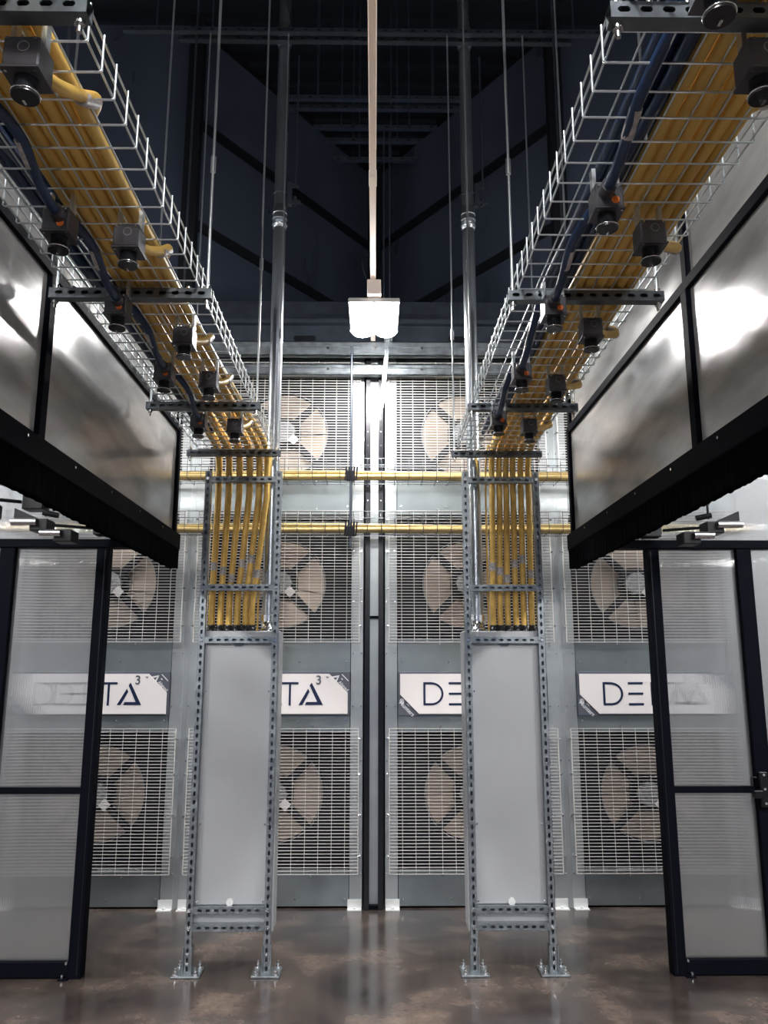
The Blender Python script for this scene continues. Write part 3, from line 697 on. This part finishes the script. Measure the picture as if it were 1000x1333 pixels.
# ------------------------------------------------------------------ receptacle boxes
def receptacle(x, y, feed, which, side):
    t = thing('receptacle_box', '%s %s-fed metal receptacle box from the fan wall, %s tray' % (which, feed, side), 'receptacle box', (x, y, 3.115), 'receptacle boxes under the %s tray' % side)
    h = .041
    b = MB().bbox(x - h, x + h, y - h, y + h, 3.115, 3.192, .004)
    b.build('body', 'box_metal', t)
    MB().box(x - h - .003, x + h + .003, y - h - .003, y + h + .003, 3.110, 3.1155).build('cover_plate', 'box_metal', t)
    for s in (-1, 1): hg = MB(); hg.box(x + s * .035 - .006, x + s * .035 + .006, y - .012, y + .012, 3.192, 3.258); hg.build('hanging_bracket', 'wire_steel', t)
    c = MB().tube([(x, y, 3.110), (x, y, 3.078), (x, y, 3.077), (x, y, 3.065)], [.027, .027, .031, .031], 18).build('connector', 'connector_black', t)
    MB().tube([(x + .0315 * math.cos(a), y + .0315 * math.sin(a), 3.072) for a in [2 * PI * i / 20 for i in range(21)]], .0022, 6, False).build('connector_ring', 'bright_metal', c)
    MB().box(x - .003, x + .003, y - .008, y + .008, 3.052, 3.065).build('contact_pin', 'bright_metal', c)
    if feed == 'blue': MB().prism(circle(x + .016, 3.137, .0115, 16), y - h - .003, y - h).build('orange_sticker', 'orange_dot', t)['label'] = 'round orange sticker'
    else: MB().ring(circle(x + .005, 3.164, .014, 18), circle(x + .005, 3.164, .0118, 18), y - h - .0018, y - h).build('knockout', 'motor_grey', t)
    s = MB()
    for sx in (-1, 1): s.cyl((x + sx * .031, y - h - .004, 3.183), (x + sx * .031, y - h, 3.183), .004, 8); s.cyl((x + sx * .034, y - .034, 3.106), (x + sx * .034, y - .034, 3.111), .004, 8)
    s.build('screw_heads', 'bright_metal', t, kind='stuff')
for ys, x, feed, side in ((LY, -.795, 'yellow', 'left'), (LB, -.982, 'blue', 'left'), (RY, .880, 'yellow', 'right'), (RB, .685, 'blue', 'right')):
    for i, y in enumerate(ys): receptacle(x, y, feed, ORD[len(ys) - 1 - i], side)

# ================================================================== LUMINAIRES
br = thing('conduit_bar', 'cream painted bar carrying the lamp along the aisle overhead', 'bar', (-.02, 2, 4.545))
MB().bbox(-.034, .006, -11.0, 6.40, 4.545, 4.585, .004).build('bar', 'cream_paint', br)
for y in (-1.6, 1.4, 4.08): MB().bbox(-.037, .009, y, y + .10, 4.542, 4.588, .003).build('joiner', 'cream_paint', br)
for y in (-3.5, 0, 3.5): MB().cyl((-.014, y, 4.585), (-.014, y, 8.23), .007, 6).build('rod', 'dark_steel', br)
def luminaire(x, y0, label, lens='lamp_lens', group='hanging twin-lens lamps', L_=.52):
    t = thing('hanging_lamp', label, 'lamp', (x, y0, 4.34), group)
    MB().bbox(x - .185, x + .185, y0, y0 + L_, 4.40, 4.43, .006).build('housing', 'lamp_housing', t)
    MB().bbox(x - .050, x + .050, y0 - .055, y0 + .05, 4.43, 4.545, .005).build('junction_box', 'cream_paint', t)
    MB().bbox(x - .04, x + .04, y0 + L_ - .1, y0 + L_ - .02, 4.43, 4.545, .004).build('hanger', 'lamp_housing', t)
    for s in (-1, 1):
        prof = [(x + s * .091 + .088 * math.cos(a), 4.402 - .058 * math.sin(a)) for a in [PI * i / 12 for i in range(13)]]
        l = MB(); n = len(prof); vs = [(px, yy, pz) for yy in (y0 + .006, y0 + L_ - .006) for px, pz in prof]
        l.add(vs, [(i, n + i, n + i + 1, i + 1) for i in range(n - 1)], True)
        l.add([(px, y0 + .006, pz) for px, pz in prof], [tuple(range(n))]); l.add([(px, y0 + L_ - .006, pz) for px, pz in prof], [tuple(range(n))[::-1]])
        l.build('lens', lens, t)
    for yy in (y0, y0 + L_ - .004): MB().box(x - .186, x + .186, yy - .003, yy + .006, 4.392, 4.41).build('end_cap', 'lamp_housing', t)
    MB().tube(smooth_path([(x - .03, y0 + .02, 4.53), (x - .07, y0 - .04, 4.60), (x - .085, y0 - .06, 4.68), (x - .05, y0 - .05, 4.74), (x - .015, y0 - .03, 4.66), (x - .01, y0 - .02, 4.59)]), .005, 6).build('cord', 'black_plastic', t)
luminaire(-.006, 5.35, 'bright twin-lens lamp hanging in front of the fan wall')
luminaire(-.02, .10, 'nearest twin-lens lamp out of view above the trays')
luminaire(-.02, -5.1, 'second twin-lens lamp behind the camera')
luminaire(-.02, -10.3, 'farthest twin-lens lamp behind the camera')
for sx, nm in ((-1, 'left'), (1, 'right')):
    for y, k in ((4.9, 'first'), (2.2, 'second'), (-.6, 'third'), (-5.1, 'fourth'), (-10.3, 'fifth')):  # near ones added to brighten the screens, far ones inferred from partition highlights
        luminaire(sx * 3.6, y, '%s unseen side lamp from the fan wall, placed behind the %s clear screens' % (k, nm), 'unseen_side_lens')

# ================================================================== SIDE CONTAINMENT: hanging clear panels
def hanging_panel(sx, ymids, side):
    X = sx * 1.337
    t = thing('hanging_screen', 'black framed clear sheet screen hanging over the %s edge of the aisle' % side, 'screen', (X, 5.24, 2.44), 'hanging clear screens')
    def bx(mb, a, b, y0, y1, z0, z1, c=.003): return mb.bbox(*sorted((sx * a, sx * b)), y0, y1, z0, z1, c)
    ys = [-.6, 1.05] + [ymids, 5.24]
    beam = bx(MB(), 1.285, 1.355, -.9, 5.245, 2.575, 2.675)
    beam = beam.build('bottom_beam', 'black_aluminium', t)
    bs = MB()
    for k in range(12):
        y = -.5 + k * .48; bs.cyl((sx * 1.2855, y, 2.645), (sx * 1.281, y, 2.645), .006, 8)
    bs.build('bolt_heads', 'bright_metal', beam, kind='stuff')
    bk = MB(); n = 300; v0 = len(bk.v)
    for xo in (1.290, 1.335):
        vs = []
        for k in range(n + 1):
            y = -.9 + 6.14 * k / n; vs += [(sx * xo, y, 2.577), (sx * (xo + random.uniform(-.003, .003)), y, 2.440 + random.uniform(0, .008))]
        bk.add(vs, [(2 * k, 2 * k + 1, 2 * k + 3, 2 * k + 2) for k in range(n)])
    bk.box(*sorted((sx * 1.291, sx * 1.334)), -.9, 5.24, 2.452, 2.576)
    bk.build('brush_seal', 'brush_black', t, kind='stuff')
    bx(MB(), 1.315, 1.360, -.9, 5.245, 3.375, 3.425).build('top_rail', 'black_aluminium', t)
    for y in (1.05, ymids): bx(MB(), 1.312, 1.362, y - .03, y + .03, 2.675, 3.375).build('post', 'black_aluminium', t)
    bx(MB(), 1.312, 1.362, 5.20, 5.25, 2.675, 3.40).build('post', 'black_aluminium', t)
    for a, b in ((-.9, 1.02), (1.08, ymids - .03), (ymids + .03, 5.20)):
        MB().box(*sorted((sx * 1.334, sx * 1.342)), a, b, 2.675, 3.375).build('pane', 'scuffed_clear_sheet', t)
    # upper tier
    t2 = thing('upper_screen', 'clear sheet screen above the top rail on the %s, partly behind the tray' % side, 'screen', (X, 5.24, 3.43), 'upper clear screens')
    for a, b in ((-.9, 1.02), (1.08, ymids - .03), (ymids + .03, 5.20)):
        MB().box(*sorted((sx * 1.342, sx * 1.350)), a, b, 3.425, 4.30).build('pane', 'scuffed_clear_sheet', t2)
    for y in (1.05, ymids, 5.22): bx(MB(), 1.322, 1.368, y - .025, y + .025, 3.425, 4.34).build('post', 'black_aluminium', t2)
    bx(MB(), 1.322, 1.368, -.9, 5.245, 4.30, 4.345).build('top_rail', 'black_aluminium', t2)
    for y in (-.6, 1.05, ymids, 5.22): MB().cyl((sx * 1.345, y, 4.345), (sx * 1.345, y, 8.24), .008, 6).build('rod', 'dark_steel', t2)
hanging_panel(-1, 3.05, 'left'); hanging_panel(1, 3.143, 'right')

# lower partitions facing the aisle
def partition(sx, side):
    Y = 5.19
    p1 = (1.735, 1.812) if sx < 0 else (1.797, 1.874); p2 = (2.345, 2.440) if sx < 0 else (2.388, 2.485)
    t = thing('partition', 'black framed fluted plastic partition standing on the floor, %s of the aisle' % side, 'partition', (sx * 1.8, Y, 0), 'fluted partitions')
    def bx(a, b, y0, y1, z0, z1, name, par=None): return MB().bbox(*sorted((sx * a, sx * b)), y0, y1, z0, z1, .003).build(name, 'black_aluminium', par or t)
    po = bx(*p1, Y, Y + .09, 0, 2.58, 'post')
    MB().box(*sorted((sx * (p1[0] + .018), sx * (p1[0] + .024))), Y - .002, Y + .001, .02, 2.56).build('groove', 'black_plastic', po)
    bx(*p2, Y, Y + .09, 0, 2.58, 'post')
    bx(1.36, 3.9, Y - .01, Y + .09, 2.58, 2.635, 'top_rail')
    bx(1.36, 3.9, Y + .01, Y + .07, 3.33, 3.38, 'header_rail')
    for a, b in ((p1[1], p2[0]), (p2[1], 3.85)):
        bx(a, b, Y + .02, Y + .07, 1.040, 1.080, 'mid_rail'); bx(a, b, Y + .005, Y + .075, .006, .092, 'bottom_rail')
        for z0, z1 in ((.092, 1.040), (1.080, 2.58)):
            MB().box(*sorted((sx * a, sx * b)), Y + .038, Y + .050, z0, z1).build('pane', 'fluted_polycarbonate', t)
    MB().box(*sorted((sx * 1.36, sx * 3.9)), Y + .034, Y + .046, 2.635, 3.33).build('pane', 'fluted_polycarbonate', t)
    f = MB().box(*sorted((sx * (p1[1] - .01), sx * (p1[1] + .045))), Y - .03, Y + .03, 0, .008).build('foot_bracket', 'black_aluminium', t)
    MB().cyl((sx * (p1[1] + .025), Y - .01, .008), (sx * (p1[1] + .025), Y - .01, .030), .009, 6).build('bolt', 'bright_metal', f)
    MB().cyl((sx * (p1[1] + .012), Y + .0, .085), (sx * (p1[1] + .012), Y + .02, .085), .008, 6).build('bolt', 'bright_metal', t)
    if sx > 0:
        h = MB(); x = p2[0]
        h.tube([(x - .012, Y - .03, 1.14), (x - .045, Y - .03, 1.14), (x - .045, Y - .03, 1.09)], .005, 6)
        h.bbox(x + .01, x + .06, Y - .03, Y, .96, 1.17); h.bbox(x - .035, x + .02, Y - .045, Y - .002, 1.015, 1.062)
        ho = h.build('latch', 'black_plastic', t)
        k = MB()
        for z in (1.155, .985, 1.07): k.cyl((x + .035, Y - .036, z), (x + .035, Y - .03, z), .008, 8)
        k.build('screw_heads', 'bright_metal', ho)
partition(-1, 'left'); partition(1, 'right')

# black spot brackets under the hanging panels
def spot_bracket(sx, x, y, label):
    z = 2.69
    t = thing('spot_bracket', label, 'spotlight', (sx * x, y, z), 'black twin spotlights')
    def U(a, b, c): return (sx * a, b, c)
    MB().tube([U(x - .02, y + .20, z - .005), U(x + .28, y - .12, z - .03)], .010, 6).build('arm', 'black_plastic', t)
    MB().tube([U(x - .10, y + .22, z + .02), U(x + .12, y - .05, z + .10)], .012, 6).build('arm', 'black_plastic', t)
    MB().bbox(*sorted((sx * (x - .16), sx * (x - .05))), y + .14, y + .24, z - .055, z + .03).build('mounting_block', 'black_plastic', t)
    MB().tube([U(x - .08, y + .19, z - .02), U(1.352, y + .24, 2.62)], .012, 6).build('arm', 'black_plastic', t)
    m = MB().tube([U(x + .08, y - .02, z + .11), U(x + .18, y - .06, z + .13)], .020, 10); m.tube([U(x + .10, y - .04, z + .03), U(x + .19, y - .06, z + .045)], .018, 10)
    m.tube([U(x + .17, y - .06, z + .17), U(x + .17, y - .06, z + .02)], .008, 6)
    m.build('pivot', 'black_plastic', t)
    for (dx, dz, L_) in ((.20, -.028, .11), (.05, -.095, .09)):
        hd = MB().bbox(*sorted((sx * (x + dx - .06), sx * (x + dx + .05))), y - .10, y + .02, z + dz - .045, z + dz + .03, .006)
        if dx > .1: hd.prism([(sx * (x + dx), z + dz + .03), (sx * (x + dx + .15), z + dz + .095), (sx * (x + dx + .15), z + dz + .03)] if sx > 0 else [(sx * (x + dx), z + dz + .03), (sx * (x + dx + .15), z + dz + .03), (sx * (x + dx + .15), z + dz + .095)], y - .09, y - .01)
        ho = hd.build('spot_head', 'black_plastic', t)
        MB().tube([U(x + dx + .0, y - .115, z + dz + .005), U(x + dx + .0 + L_ * 1.35, y - .115, z + dz + .005)], .022, 14).build('chrome_barrel', 'bright_metal', ho)
    c = MB()
    for k in range(5): c.box(*sorted((sx * (x - .10 + k * .035), sx * (x - .075 + k * .035))), y + .17 - k * .04, y + .20 - k * .04, z + .045 + k * .012, z + .053 + k * .012)
    c.build('terminal_strip', 'bright_metal', t, kind='stuff')
spot_bracket(-1, 1.83, 4.86, 'farther black twin spotlight bracket under the left hanging screen, by the partition')
spot_bracket(-1, 1.93, 4.05, 'nearer black twin spotlight bracket under the left hanging screen, away from the partition')
spot_bracket(1, 1.90, 4.90, 'black twin spotlight bracket below the right hanging screen')

# ================================================================== CEILING GRID
def ceiling_strut(y, x0, x1, z, label):
    t = thing('ceiling_strut', label, 'strut', (0, y, z), 'overhead ceiling struts')
    strut(MB(), (x0, y - .02, z), (1, 0, 0), (0, 0, 1), (0, -1, 0), x1 - x0, .036, .04, .1, .03, .012).build('channel', 'dark_steel', t)
    for x in (x0 + .25, x1 - .25): MB().cyl((x, y, z + .018), (x, y, 8.24), .007, 6).build('rod', 'dark_steel', t)
ceiling_strut(5.215, -1.9, 1.75, 6.52, 'long overhead steel strut crossing between the conduit couplings')
ceiling_strut(5.30, -1.5, 1.5, 6.52, 'overhead steel strut just behind the long crossing strut')
ceiling_strut(5.93, -.74, .74, 6.52, 'nearer of the paired short overhead struts')
ceiling_strut(6.05, -.74, .74, 6.52, 'farther of the paired short overhead struts')
ceiling_strut(6.30, -.55, .55, 6.52, 'short dark overhead strut, third from the far corner')
ceiling_strut(6.48, -.45, .45, 6.52, 'short dark overhead strut, second from the far corner')
ceiling_strut(6.75, -.40, .40, 6.52, 'short dark overhead strut nearest the far corner')
for x, y, lab in ((.075, 6.30, 'left one of two thin rods dropping behind the lamp'), (.125, 6.30, 'right one of two thin rods dropping behind the lamp')):
    tag(MB().tube([(x, y, 4.56), (x, y, 6.50)], .007, 6).build('hanger_rod', 'dark_steel', off=(0, 0, 0)), lab, 'rod', 'rods behind the lamp')
